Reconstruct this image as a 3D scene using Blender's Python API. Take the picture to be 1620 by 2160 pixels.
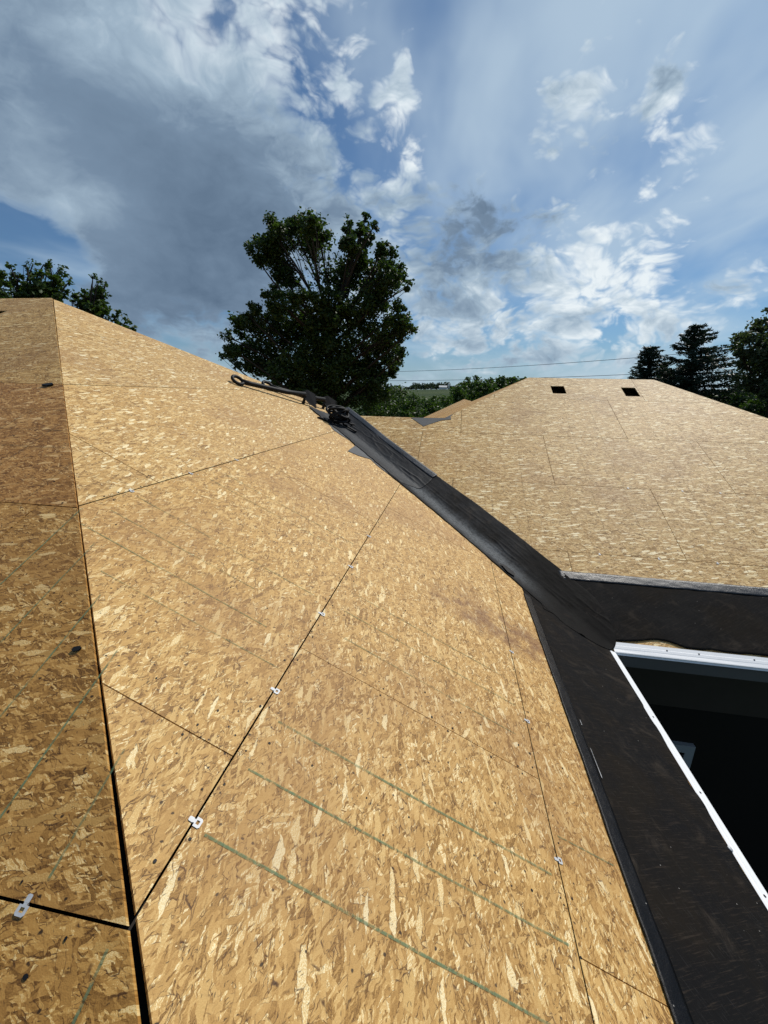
import bpy, bmesh, math, random
import numpy as np
from mathutils import Vector, Matrix, noise
from mathutils.geometry import tessellate_polygon

random.seed(7); rng = np.random.default_rng(11)
for o in list(bpy.data.objects): bpy.data.objects.remove(o)
scene = bpy.context.scene
col = scene.collection

# ------------------------------------------------------------------ camera
CZ = 5.1                                   # camera height above the lawn
CAM = Vector((0, 0, CZ))
CR = Vector((0.9866985, 0.1608663, 0.0234115))
CU = Vector((-0.0661249, 0.2656114, 0.9618098))
CF = Vector((-0.1485044, 0.9505644, -0.2727156))
FPX = 873.0
cd = bpy.data.cameras.new('camera'); cam = bpy.data.objects.new('camera', cd); col.objects.link(cam)
cd.sensor_fit = 'VERTICAL'; cd.sensor_height = 24; cd.lens = FPX / 2160 * 24
cd.clip_start = 0.05; cd.clip_end = 6000
M = Matrix((CR, CU, -CF)).transposed().to_4x4(); M.translation = CAM
cam.matrix_world = M; scene.camera = cam

def pdir(x, y):
    x, y = float(x), float(y)
    return ((x - 810) * CR - (y - 1080) * CU + FPX * CF).normalized()
def at_dist(x, y, dist):                   # point on the pixel's ray at a horizontal distance
    d = pdir(x, y); return CAM + d * (dist / math.hypot(d.x, d.y))

# ------------------------------------------------------------------ light
SUN_AZ, SUN_EL = math.radians(33), math.radians(50)      # azimuth from +Y towards +X
SUN = Vector((math.cos(SUN_EL) * math.sin(SUN_AZ), math.cos(SUN_EL) * math.cos(SUN_AZ), math.sin(SUN_EL)))
sl = bpy.data.lights.new('sun', 'SUN'); sl.energy = 4.0; sl.angle = math.radians(0.55); sl.color = (1, .95, .87)
so = bpy.data.objects.new('sun', sl); col.objects.link(so)
so.rotation_euler = (-SUN).to_track_quat('-Z', 'Y').to_euler(); so.location = (0, 0, 40)
vs = scene.view_settings; vs.view_transform = 'Standard'; vs.look = 'None'; vs.gamma = 1; vs.exposure = 0.0
vs.use_curve_mapping = False
cy_ = scene.cycles; cy_.max_bounces = 5; cy_.diffuse_bounces = 3; cy_.glossy_bounces = 2; cy_.transmission_bounces = 3; cy_.transparent_max_bounces = 6
scene.render.resolution_x, scene.render.resolution_y = 768, 1024

# ------------------------------------------------------------------ node helpers
class NT:
    def __init__(s, tree): s.t = tree; s.n = tree.nodes; s.l = tree.links
    def new(s, typ, **kw):
        n = s.n.new(typ)
        for k, v in kw.items():
            setattr(n, k, v)
        return n
    def put(s, sock, v):
        if v is None: return
        if isinstance(v, bpy.types.NodeSocket): s.l.new(v, sock)
        else:
            if isinstance(v, (tuple, list, Vector)) and sock.type == 'RGBA' and len(v) == 3: v = (*v, 1)
            sock.default_value = v
    def m(s, op, a, b=None, c=None, clamp=False):
        n = s.new('ShaderNodeMath', operation=op, use_clamp=clamp)
        s.put(n.inputs[0], a); s.put(n.inputs[1], b); s.put(n.inputs[2], c); return n.outputs[0]
    def v(s, op, a, b=None, scale=None):
        n = s.new('ShaderNodeVectorMath', operation=op)
        s.put(n.inputs[0], a); s.put(n.inputs[1], b)
        if scale is not None: s.put(n.inputs[3], scale)
        return n.outputs['Value'] if op in ('DOT_PRODUCT', 'LENGTH', 'DISTANCE') else n.outputs[0]
    def mix(s, f, a, b, blend='MIX'):
        n = s.new('ShaderNodeMix', data_type='RGBA', blend_type=blend)
        s.put(n.inputs[0], f); s.put(n.inputs[6], a); s.put(n.inputs[7], b); return n.outputs[2]
    def fmix(s, f, a, b):
        n = s.new('ShaderNodeMix', data_type='FLOAT')
        s.put(n.inputs[0], f); s.put(n.inputs[2], a); s.put(n.inputs[3], b); return n.outputs[0]
    def ss(s, x, lo, hi, a=0.0, b=1.0):
        n = s.new('ShaderNodeMapRange', interpolation_type='SMOOTHSTEP')
        s.put(n.inputs[0], x); s.put(n.inputs[1], lo); s.put(n.inputs[2], hi); s.put(n.inputs[3], a); s.put(n.inputs[4], b)
        return n.outputs[0]
    def ramp(s, x, stops, interp='LINEAR'):
        n = s.new('ShaderNodeValToRGB'); n.color_ramp.interpolation = interp
        e = n.color_ramp.elements
        while len(e) < len(stops): e.new(0.5)
        for i, (p, c) in enumerate(stops): e[i].position = p; e[i].color = (*c, 1)
        s.put(n.inputs[0], x); return n.outputs[0]
    def noise(s, vec, scale, detail=4, rough=.55, dist=0.0, dim='3D'):
        n = s.new('ShaderNodeTexNoise', noise_dimensions=dim)
        s.put(n.inputs['Vector'], vec); s.put(n.inputs['Scale'], scale); s.put(n.inputs['Detail'], detail)
        s.put(n.inputs['Roughness'], rough); s.put(n.inputs['Distortion'], dist); return n
    def vor(s, vec, scale, dim='2D', feature='F1'):
        n = s.new('ShaderNodeTexVoronoi', voronoi_dimensions=dim, feature=feature)
        s.put(n.inputs['Vector'], vec); s.put(n.inputs['Scale'], scale); return n
    def sep(s, v):
        n = s.new('ShaderNodeSeparateXYZ'); s.put(n.inputs[0], v); return n.outputs
    def sepc(s, v):
        n = s.new('ShaderNodeSeparateColor'); s.put(n.inputs[0], v); return n.outputs
    def comb(s, x, y, z):
        n = s.new('ShaderNodeCombineXYZ'); s.put(n.inputs[0], x); s.put(n.inputs[1], y); s.put(n.inputs[2], z); return n.outputs[0]
    def rot2(s, vec, ang, sx, sy):           # rotate about z, then scale x / y
        n = s.new('ShaderNodeMapping', vector_type='TEXTURE'); s.put(n.inputs[0], vec)
        n.inputs['Rotation'].default_value = (0, 0, ang); n.inputs['Scale'].default_value = (sx, sy, 1); return n.outputs[0]

def material(name):
    m = bpy.data.materials.new(name); m.use_nodes = True
    nt = NT(m.node_tree); bs = m.node_tree.nodes['Principled BSDF']
    return m, nt, bs

# ------------------------------------------------------------------ sky
def build_world():
    w = bpy.data.worlds.new('World'); scene.world = w; w.use_nodes = True
    t = NT(w.node_tree); bg = w.node_tree.nodes['Background']
    sky = t.new('ShaderNodeTexSky', sky_type='NISHITA'); sky.sun_disc = False
    sky.sun_elevation = SUN_EL; sky.sun_rotation = SUN_AZ; sky.altitude = 300; sky.dust_density = 1.0; sky.ozone_density = 2.5
    tc = t.new('ShaderNodeTexCoord'); d = t.v('NORMALIZE', tc.outputs['Generated'])
    x, y, z = t.sep(d)
    zz = t.m('ADD', t.m('MAXIMUM', z, 0.0), 0.16)
    p = t.comb(t.m('DIVIDE', x, zz), t.m('DIVIDE', y, zz), 0.0)
    # warped cloud noise: wide forms on the cloud deck, billows in direction space
    wn = t.noise(p, 1.1, 3, .5).outputs['Color']
    pw = t.v('ADD', p, t.v('SCALE', t.v('SUBTRACT', wn, (.5, .5, .5)), scale=0.40))
    q = t.v('MULTIPLY', d, (1, 1, 1.55))
    wq = t.noise(q, 6.0, 3, .55).outputs['Color']
    q2 = t.v('ADD', q, t.v('SCALE', t.v('SUBTRACT', wq, (.5, .5, .5)), scale=.13))
    n1 = t.noise(pw, 1.35, 5, .5).outputs[0]
    n2 = t.noise(q2, 13.0, 6, .60).outputs[0]
    n3 = t.noise(t.v('MULTIPLY', pw, (1.0, 0.45, 1)), 2.3, 4, .5).outputs[0]
    pf = t.vor(q2, 17.0, '3D'); pf.inputs['Detail'].default_value = 2.2; pf.inputs['Roughness'].default_value = .55; pf.inputs['Lacunarity'].default_value = 2.3
    puff = t.m('SUBTRACT', .50, pf.outputs['Distance'])
    def blob(px, py, deg):
        c = pdir(px, py); k = 1.0 / (1 - math.cos(math.radians(deg)))
        return t.m('EXPONENT', t.m('MULTIPLY', t.m('SUBTRACT', t.v('DOT_PRODUCT', d, tuple(c)), 1.0), k))
    def total(lst, base):
        acc = base
        for px, py, deg, a in lst: acc = t.m('MULTIPLY_ADD', blob(px, py, deg), a, acc)
        return acc
    cover = [(200, 330, 17, .34), (60, 100, 14, .22), (420, 560, 10, .30), (640, 360, 11, .30), (330, 130, 10, .16), (600, 60, 10, .10), (860, 370, 5, .22),
             (1000, 490, 8, .26), (1330, 450, 7, .12), (1500, 390, 4, .26), (1235, 215, 2.6, .75), (1140, 265, 2.2, .55), (1400, 160, 1.9, .70), (1380, 245, 2.2, .36), (1470, 275, 2.6, .34),
             (1300, 600, 7, .26), (1000, 620, 7, .32), (1540, 600, 4.5, .46), (1200, 670, 7, .34), (1500, 690, 6, .15), (950, 700, 6, .28), (280, 610, 5, .20), (720, 600, 9, .24), (855, 200, 1.7, .5), (1165, 195, 1.3, .5), (910, 128, 1.0, .45), (850, 140, 1.0, .45), (1000, 50, 1.6, .45),
             (30, 505, 3.0, -.70), (140, 545, 2.6, -.62), (20, 600, 3, .2), (980, 170, 6.0, -.46), (1040, 50, 5, -.34), (445, 30, 1.6, -.25), (1600, 480, 5.5, -.52), (1570, 330, 4.5, -.36), (1270, 430, 2.2, -.24), (1500, 520, 2.2, -.3), (1320, 70, 7, -.12), (880, 260, 2.0, -.15), (1100, 320, 2.5, -.15), (1420, 320, 2, -.15)]
    dark = [(170, 330, 15, .27), (390, 470, 10, .25), (40, 20, 11, .20), (520, 600, 9, .24), (300, 650, 8, .30), (980, 500, 6, .36), (1090, 430, 4, .24), (300, 270, 6, .12), (500, 350, 7, .14), (560, 200, 6, .08),
            (1290, 310, 2.2, .30), (740, 350, 5, .16), (340, 110, 6, -.26), (130, 60, 5, -.10), (900, 320, 3, -.34), (820, 275, 3, -.28), (110, 400, 6, -.22), (250, 440, 4, -.12), (650, 40, 8, -.18), (520, 130, 6, -.10), (1400, 440, 6, -.36), (1330, 610, 10, -.34), (1000, 640, 6, -.18), (1480, 260, 4, -.15), (1235, 205, 2.4, -.25), (860, 190, 2, -.2), (1000, 50, 2, -.2)]
    soft = t.m('SUBTRACT', 1.0, t.m('MULTIPLY', blob(200, 330, 19), .85))       # the big grey mass is smooth, the rest billows
    puff = t.m('MULTIPLY', puff, soft)
    n2 = t.m('ADD', .5, t.m('MULTIPLY', t.m('SUBTRACT', n2, .5), t.m('ADD', t.m('MULTIPLY', soft, .6), .4)))
    cv = total(cover, .08)
    dens = t.m('ADD', cv, t.m('ADD', t.m('MULTIPLY', t.m('SUBTRACT', n1, .5), 1.0), t.m('ADD', t.m('MULTIPLY', t.m('SUBTRACT', n2, .5), 1.35), t.m('MULTIPLY', puff, .55))))
    alpha = t.ss(dens, -.02, .42)
    veil = t.ss(t.m('ADD', n3, t.m('MULTIPLY', blob(1380, 120, 19), .24)), .38, .80, .06, .72)
    th = t.m('ADD', total(dark, .26), t.m('MULTIPLY', t.m('SUBTRACT', n1, .5), .70))
    th = t.m('ADD', th, t.m('SUBTRACT', t.m('MULTIPLY', t.m('SUBTRACT', n2, .5), .75), t.m('MULTIPLY', puff, .42)))
    th = t.m('ADD', th, t.ss(dens, .05, .55, -.16, .06))        # thin rims glow, cores are grey
    cc = t.ramp(t.m('MULTIPLY', th, .72), [(0.0, (.82, .89, .93)), (.12, (.60, .70, .78)), (.30, (.35, .46, .57)), (.52, (.185, .265, .37)), (.95, (.10, .155, .235))])
    base = t.v('SCALE', sky.outputs[0], scale=0.062)
    base = t.v('MULTIPLY', base, (.60, .92, 1.16))
    # low haze: clouds thin out into pale blue-grey near the horizon
    hz = t.ss(z, -.02, .14, 1, 0)
    cc = t.mix(t.m('MULTIPLY', hz, .75), cc, (.37, .48, .58))
    base = t.mix(t.m('MULTIPLY', hz, .85), base, (.36, .48, .58))
    base = t.mix(veil, base, (.52, .65, .76))
    out = t.mix(alpha, base, cc)
    t.put(bg.inputs[0], out); bg.inputs[1].default_value = 1.0
    w.cycles.sampling_method = 'NONE'
build_world()

# ------------------------------------------------------------------ materials
def osb_material():
    m, t, bs = material('oriented_strand_board')
    tc = t.new('ShaderNodeTexCoord'); oi = t.new('ShaderNodeObjectInfo')
    off = t.m('MULTIPLY', oi.outputs['Random'], 91.0)
    co = t.v('ADD', tc.outputs['Object'], t.comb(off, t.m('MULTIPLY', off, .63), 0.0))
    wob = t.noise(co, 34, 2, .6, dim='2D').outputs['Color']
    cw = t.v('ADD', co, t.v('SCALE', t.v('SUBTRACT', wob, (.5, .5, .5)), scale=.012))
    g1 = t.noise(t.rot2(cw, .06, 1, .055), 26, 3, .7, dim='2D').outputs[0]
    g2 = t.noise(t.rot2(cw, -.6, 1, .06), 24, 3, .7, dim='2D').outputs[0]
    fine = t.noise(co, 330, 2, .7, dim='2D').outputs[0]
    pal = [(0, (.165, .078, .020)), (.08, (.285, .150, .038)), (.28, (.425, .238, .070)), (.60, (.52, .310, .100)), (.84, (.60, .385, .140)), (.94, (.73, .53, .235)), (1, (.86, .72, .43))]
    #    angle   len   wid  presence edge
    L = [(.05, .050, .014, 1.0, 0), (-.60, .050, .010, .60, 1), (.80, .045, .010, .55, 1), (1.45, .036, .010, .35, 0),
         (-.20, .080, .017, .42, 1), (.42, .085, .016, .34, 1), (-.95, .060, .014, .22, 1), (.10, .110, .022, .17, 1), (-.34, .100, .019, .11, 1), (.3, .026, .005, .26, 0), (-.4, .020, .004, .22, 0), (.22, .068, .016, .045, 1)]
    tone = tilt = None; edge = None
    for i, (a, ln, wd, pr, eg) in enumerate(L):
        c2 = t.rot2(t.v('ADD', cw, (i * 3.7, i * 1.9, 0)), a, ln, wd)
        vn = t.vor(c2, 1.0); vc_ = vn.outputs['Color']
        r, g, b = t.sepc(vc_)[:3]
        gr = g1 if i % 2 == 0 else g2
        tn = t.m('ADD', t.m('MULTIPLY', g, .92), t.m('ADD', .04, t.m('MULTIPLY', t.m('SUBTRACT', gr, .5), .65)))
        if i == len(L) - 1: tn = t.m('ADD', t.m('MULTIPLY', tn, .30), .72)
        if tone is None: tone, tilt = tn, vc_
        else:
            mk = t.m('LESS_THAN', r, pr if i < len(L) - 1 else oi.outputs['Alpha'])
            tone = t.fmix(mk, tone, tn); tilt = t.mix(mk, tilt, vc_)
            if eg:
                de = t.vor(c2, 1.0, feature='DISTANCE_TO_EDGE').outputs['Distance']
                e_ = t.m('MULTIPLY', mk, t.ss(de, .02, .075, 1, 0))
                edge = e_ if edge is None else t.m('MAXIMUM', t.m('MULTIPLY', edge, t.fmix(mk, 1.0, .25)), e_)
    tone = t.m('ADD', tone, t.m('MULTIPLY', t.m('SUBTRACT', fine, .5), .45))
    colr = t.ramp(tone, pal)
    brk = t.ss(t.noise(co, 21, 3, .65, dim='2D').outputs[0], .42, .64)
    edge = t.m('MULTIPLY', edge, t.m('MULTIPLY', brk, .95))
    colr = t.mix(edge, colr, (.085, .037, .011))
    # black specks, knots and driven nails
    sp = t.vor(t.v('ADD', co, t.v('SCALE', wob, scale=.012)), 15.0)
    sm = t.m('MULTIPLY', t.ss(sp.outputs['Distance'], .035, .075, 1, 0), t.m('LESS_THAN', t.sepc(sp.outputs['Color'])[0], .26))
    sp2 = t.vor(t.rot2(cw, .25, 2.2, .6), 75.0)
    sm2 = t.m('MULTIPLY', t.ss(sp2.outputs['Distance'], .08, .17, 1, 0), t.m('LESS_THAN', t.sepc(sp2.outputs['Color'])[1], .17))
    sp3 = t.vor(t.rot2(cw, -.7, 2.6, .5), 85.0)
    sm3 = t.m('MULTIPLY', t.ss(sp3.outputs['Distance'], .08, .18, 1, 0), t.m('LESS_THAN', t.sepc(sp3.outputs['Color'])[1], .15))
    sm = t.m('MAXIMUM', sm, t.m('MULTIPLY', t.m('MAXIMUM', sm2, sm3), .75))
    colr = t.mix(t.m('MULTIPLY', sm, .92), colr, (.020, .012, .008))
    # broad weathering tone, water stain on the slope beside the valley
    ge = t.new('ShaderNodeNewGeometry'); gp = ge.outputs['Position']
    big = t.noise(gp, 1.1, 3, .6).outputs[0]
    colr = t.mix(t.ss(big, .47, .70, 0, .36), colr, (.27, .135, .050))
    gx, gy, gz = t.sep(gp)
    du = t.m('ADD', t.m('POWER', t.m('DIVIDE', t.m('SUBTRACT', gx, .42), .50), 2.0), t.m('POWER', t.m('DIVIDE', t.m('SUBTRACT', gy, 2.72), .24), 2.0))
    stn = t.m('MULTIPLY', t.ss(du, 0, 1.6, 1, 0), t.ss(t.noise(gp, 7, 4, .65).outputs[0], .34, .62))
    colr = t.mix(t.m('MULTIPLY', stn, .78), colr, (.17, .075, .033))
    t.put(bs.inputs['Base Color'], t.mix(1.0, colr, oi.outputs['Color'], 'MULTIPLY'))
    t.put(bs.inputs['Roughness'], t.m('ADD', .54, t.m('MULTIPLY', fine, .2)))
    bs.inputs['Specular IOR Level'].default_value = .30
    # every strand lies at its own slight tilt
    vt = t.new('ShaderNodeVectorTransform', vector_type='VECTOR', convert_from='OBJECT', convert_to='WORLD')
    tv = t.v('MULTIPLY', t.v('SUBTRACT', tilt, (.5, .5, .5)), (.16, .18, 0)); t.put(vt.inputs[0], tv)
    bp = t.new('ShaderNodeBump'); bp.inputs['Strength'].default_value = .35; bp.inputs['Distance'].default_value = .0015
    t.put(bp.inputs['Height'], fine)
    t.put(bs.inputs['Normal'], t.v('NORMALIZE', t.v('ADD', bp.outputs[0], vt.outputs[0])))
    return m

def rubber_material(name, base, brown, rough, spec, wr=.5, lighten=0.0, dust=0.0, scuff=0.0):
    m, t, bs = material(name)
    tc = t.new('ShaderNodeTexCoord'); co = tc.outputs['Object']
    n1 = t.noise(co, 2.3, 6, .6).outputs[0]; n2 = t.noise(co, 34, 5, .65).outputs[0]; n3 = t.noise(co, 420, 2, .6).outputs[0]
    c = t.mix(t.ss(n1, .42, .66), base, brown)
    c = t.mix(t.ss(n2, .55, .75, 0, .35), c, tuple(v * 1.9 + lighten for v in base))
    sp = t.vor(co, 46, dim='3D'); mk = t.m('MULTIPLY', t.ss(sp.outputs['Distance'], .07, .12, 1, 0), t.m('LESS_THAN', t.sepc(sp.outputs['Color'])[0], .035))
    c = t.mix(t.m('MULTIPLY', mk, .7), c, (.42, .40, .37))
    if scuff:                                 # scratches and dry brown smears
        sc1 = t.noise(t.rot2(co, .5, 1, .05), 9, 4, .7).outputs[0]; sc2 = t.noise(t.rot2(co, -.9, 1, .04), 14, 3, .7).outputs[0]
        c = t.mix(t.m('MULTIPLY', t.ss(sc1, .52, .70), .60 * scuff), c, (.040, .031, .024))
        sm_ = t.noise(co, 3.1, 7, .72, 1.2).outputs[0]; c = t.mix(t.m('MULTIPLY', t.ss(sm_, .52, .70), .50 * scuff), c, (.050, .040, .031))
        c = t.mix(t.m('MULTIPLY', t.ss(sc2, .62, .72), .6 * scuff), c, (.052, .051, .051))
        c = t.mix(t.m('MULTIPLY', t.ss(sc2, .38, .31), .9 * scuff), c, (.003, .003, .003))
    if dust:
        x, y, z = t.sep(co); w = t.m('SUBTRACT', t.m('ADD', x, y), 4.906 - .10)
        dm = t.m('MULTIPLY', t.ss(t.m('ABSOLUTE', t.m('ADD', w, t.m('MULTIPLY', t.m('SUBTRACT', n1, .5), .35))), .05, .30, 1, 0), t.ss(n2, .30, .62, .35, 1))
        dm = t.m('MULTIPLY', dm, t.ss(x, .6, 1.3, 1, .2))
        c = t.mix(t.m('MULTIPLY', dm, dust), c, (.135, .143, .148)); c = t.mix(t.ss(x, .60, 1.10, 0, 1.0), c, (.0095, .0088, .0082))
    t.put(bs.inputs['Base Color'], c)
    t.put(bs.inputs['Roughness'], t.m('ADD', rough, t.m('MULTIPLY', t.m('SUBTRACT', n1, .5), .35)))
    bs.inputs['Specular IOR Level'].default_value = spec
    bp = t.new('ShaderNodeBump'); bp.inputs['Strength'].default_value = wr; bp.inputs['Distance'].default_value = .004
    t.put(bp.inputs['Height'], t.m('ADD', t.m('MULTIPLY', n2, .6), t.m('MULTIPLY', n3, .22)))
    t.put(bs.inputs['Normal'], bp.outputs[0])
    return m

def plain(name, c, rough=.6, spec=.4, metal=0.0, var=.15, scale=6.0, bump=0.0):
    m, t, bs = material(name)
    tc = t.new('ShaderNodeTexCoord'); n = t.noise(tc.outputs['Object'], scale, 6, .6).outputs[0]
    t.put(bs.inputs['Base Color'], t.mix(n, tuple(v * (1 - var) for v in c), tuple(min(1, v * (1 + var)) for v in c)))
    bs.inputs['Roughness'].default_value = rough; bs.inputs['Specular IOR Level'].default_value = spec; bs.inputs['Metallic'].default_value = metal
    if bump:
        bp = t.new('ShaderNodeBump'); bp.inputs['Strength'].default_value = bump; bp.inputs['Distance'].default_value = .003
        t.put(bp.inputs['Height'], t.noise(tc.outputs['Object'], scale * 8, 4, .6).outputs[0]); t.put(bs.inputs['Normal'], bp.outputs[0])
    return m

def leaf_material(name, c1, c2, trans=.35):
    m = bpy.data.materials.new(name); m.use_nodes = True; t = NT(m.node_tree); t.n.remove(m.node_tree.nodes['Principled BSDF'])
    out = m.node_tree.nodes['Material Output']
    g = t.new('ShaderNodeNewGeometry'); rnd = g.outputs['Random Per Island']
    tc = t.new('ShaderNodeTexCoord'); n = t.noise(tc.outputs['Object'], .9, 3, .6).outputs[0]
    f = t.m('ADD', t.m('MULTIPLY', rnd, .6), t.m('MULTIPLY', n, .5), clamp=True)
    c = t.mix(f, c1, c2)
    d = t.new('ShaderNodeBsdfPrincipled'); t.put(d.inputs['Base Color'], c); d.inputs['Roughness'].default_value = .5; d.inputs['Specular IOR Level'].default_value = .25
    tr = t.new('ShaderNodeBsdfTranslucent'); t.put(tr.inputs[0], t.mix(1.0, c, (1.5, 1.7, .6), 'MULTIPLY'))
    mx = t.new('ShaderNodeMixShader'); mx.inputs[0].default_value = trans
    t.l.new(d.outputs[0], mx.inputs[1]); t.l.new(tr.outputs[0], mx.inputs[2]); t.l.new(mx.outputs[0], out.inputs[0])
    return m

def chalk_material(name, c, k=1.0):
    m, t, bs = material(name)
    tc = t.new('ShaderNodeTexCoord'); n = t.noise(tc.outputs['Object'], 70, 4, .7).outputs[0]; n2 = t.noise(tc.outputs['Object'], 5, 3, .6).outputs[0]
    bs.inputs['Base Color'].default_value = (*c, 1); bs.inputs['Roughness'].default_value = .9
    t.put(bs.inputs['Alpha'], t.m('MULTIPLY', t.ss(n, .28, .56), t.ss(n2, .30, .60, .40 * k, .85 * k)))
    return m

MAT = {}
MAT['osb'] = osb_material()
MAT['eave'] = rubber_material('eave_membrane', (.0085, .0083, .0086), (.0135, .0112, .0090), .75, .035, .6, 0, 0, 1.0)
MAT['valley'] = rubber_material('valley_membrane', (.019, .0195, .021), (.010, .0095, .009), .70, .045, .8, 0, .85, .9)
MAT['valley2'] = rubber_material('valley_membrane_fresh', (.011, .012, .014), (.016, .017, .020), .55, .13, .5, 0, .25, .5)
MAT['felt'] = rubber_material('grey_felt', (.075, .078, .08), (.06, .06, .06), .7, .3, .3)
MAT['selv'] = rubber_material('membrane_selvage', (.020, .022, .026), (.032, .035, .041), .38, .40, 1.0, .03)
MAT['selvk'] = rubber_material('membrane_selvage_black', (.004, .004, .005), (.006, .006, .007), .36, .14, 1.0, .01)
MAT['white'] = plain('white_aluminium', (.78, .79, .80), .38, .5, 0, .05, 9)
MAT['fascia'] = plain('fascia_shade_grey', (.11, .105, .10), .6, .3, 0, .1, 5)  # white in itself; the shade on its face is put into this grey
MAT['frieze'] = plain('brown_trim', (.045, .033, .026), .6, .3, 0, .2, 4)
MAT['wall'] = plain('charcoal_siding', (.013, .010, .008), .7, .2, 0, .2, 3)
MAT['wood'] = plain('framing_lumber', (.38, .26, .14), .7, .3, 0, .3, 7)
MAT['steel'] = plain('galvanised_steel', (.46, .47, .48), .55, .3, .15, .3, 80)
MAT['black'] = plain('black_plastic', (.009, .009, .010), .6, .2, 0, .3, 12)
MAT['tool'] = plain('black_tool_steel', (.010, .0095, .010), .6, .2, 0, .4, 20)
MAT['chalk'] = chalk_material('green_chalk', (.13, .21, .11), .82)
MAT['chalkd'] = chalk_material('faded_chalk', (.11, .08, .04), .5)
MAT['chalkf'] = chalk_material('thin_green_chalk', (.12, .18, .09), .62)
MAT['bark'] = plain('bark', (.030, .025, .021), .9, .15, 0, .5, 5, .6)
MAT['leaf'] = leaf_material('broad_leaf', (.012, .025, .008), (.052, .088, .024), .34)
MAT['leafb'] = leaf_material('hedge_leaf', (.028, .055, .014), (.065, .105, .028), .32)
MAT['leafg'] = leaf_material('grey_green_leaf', (.030, .045, .026), (.055, .075, .040), .32)
MAT['needle'] = leaf_material('spruce_needle', (.012, .024, .016), (.028, .045, .028), .12)
MAT['farleaf'] = leaf_material('far_wood_leaf', (.026, .042, .026), (.05, .07, .042), .25)
MAT['glass'] = plain('window_glass', (.01, .012, .014), .06, .6, 0, .1, 2)
MAT['frame'] = plain('window_frame', (.30, .31, .32), .5, .4, 0, .08, 6)
MAT['barnw'] = plain('barn_white', (.60, .60, .58), .7, .3, 0, .1, .5)
MAT['cable'] = plain('cable_black', (.03, .03, .035), .5, .4)

# ------------------------------------------------------------------ object helpers
def obj(name, verts, faces, mat, parent=None, mw=None, smooth=False):
    me = bpy.data.meshes.new(name); me.from_pydata([tuple(v) for v in verts], [], faces); me.update()
    me.materials.append(mat)
    if smooth: me.polygons.foreach_set('use_smooth', [True] * len(me.polygons))
    o = bpy.data.objects.new(name, me); col.objects.link(o)
    if parent: o.parent = parent
    if mw is not None: o.matrix_basis = mw
    return o
def thing(name, label, cat, loc=(0, 0, 0), group=None):
    o = bpy.data.objects.new(name, None); col.objects.link(o); o.location = loc; o.empty_display_size = .3
    tag(o, label, cat, group); return o
def tag(o, label, cat=None, group=None, kind=None):
    if label: o['label'] = label
    if cat: o['category'] = cat
    if group: o['group'] = group
    if kind: o['kind'] = kind
    return o
def box_vf(x0, x1, y0, y1, z0, z1):
    v = [(x, y, z) for z in (z0, z1) for y in (y0, y1) for x in (x0, x1)]
    f = [(0, 2, 3, 1), (4, 5, 7, 6), (0, 1, 5, 4), (2, 6, 7, 3), (0, 4, 6, 2), (1, 3, 7, 5)]
    return v, f
class MB:
    def __init__(s): s.v = []; s.f = []
    def add(s, v, f):
        n = len(s.v); s.v += [tuple(p) for p in v]; s.f += [tuple(i + n for i in q) for q in f]
    def tube(s, pts, rad, sides=8, cap=True):
        pts = [Vector(p) for p in pts]; v = []; f = []
        prev = None
        for i, p in enumerate(pts):
            d = (pts[min(i + 1, len(pts) - 1)] - pts[max(i - 1, 0)]).normalized()
            if prev is None: a = d.orthogonal().normalized()
            else: a = (prev - d * prev.dot(d)).normalized()
            prev = a; b = d.cross(a); r = rad[i] if isinstance(rad, (list, tuple)) else rad
            v += [p + (a * math.cos(2 * math.pi * k / sides) + b * math.sin(2 * math.pi * k / sides)) * r for k in range(sides)]
        for i in range(len(pts) - 1):
            for k in range(sides):
                k2 = (k + 1) % sides
                f.append((i * sides + k, i * sides + k2, (i + 1) * sides + k2, (i + 1) * sides + k))
        if cap: f.append(tuple(range(sides))[::-1]); f.append(tuple((len(pts) - 1) * sides + k for k in range(sides)))
        s.add(v, f)
    def prism(s, loop, n, th):               # extrude planar 3-D loop along -n
        loop = [Vector(p) for p in loop]; k = len(loop); n = Vector(n)
        s.add(loop + [p - n * th for p in loop], [tuple(range(k)), tuple(range(2 * k - 1, k - 1, -1))] + [(i, i + k, (i + 1) % k + k, (i + 1) % k) for i in range(k)])
    def build(s, name, mat, parent=None, mw=None, smooth=False): return obj(name, s.v, s.f, mat, parent, mw, smooth)

# ------------------------------------------------------------------ roof geometry (camera-relative fit of the photograph)
S = 0.48554; K = math.sqrt(1 + S * S)
C1, C2, C3 = -1.3621 + CZ, -1.3165 + CZ, -3.7442 + CZ
z1 = lambda x: -S * x + C1                   # slope that faces the courtyard
z2 = lambda y: S * y + C2                    # shaded slope left of the hip
z3 = lambda y: S * y + C3                    # slope of the far wing
EX, EY = 1.51, 3.405                         # the two eaves meet here
ZE = z1(EX)
PKX, PKY = -4.947, 4.868; PKZ = z1(PKX)
RY = 8.48; RZ = z3(RY); RX0, RX1 = 1.35, 3.52
CY = 6.99; VX = -2.085
YB0 = (ZE - C2) / S                           # front eave of the left block
YB1 = 2 * PKY - YB0; XL = PKX - 4 - (EX - PKX)
RXE = RX1 + (RY - EY); RYE = RY + (RY - EY); RXW = RX0 - (RY - EY)
planes = {'P1': (-S, 0, C1), 'P2': (0, S, C2), 'P3': (0, S, C3), 'P4': (0, -S, PKZ + S * PKY), 'P5': (S, 0, RZ - S * RX0),
          'P6': (-S, 0, RZ + S * RX1), 'P7': (0, -S, RZ + S * RY), 'P8': (S, 0, PKZ - S * (PKX - 4)), 'P9': (0, -S, z3(CY) + S * CY)}
def pz(pl, x, y): a, b, c = planes[pl]; return a * x + b * y + c
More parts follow.
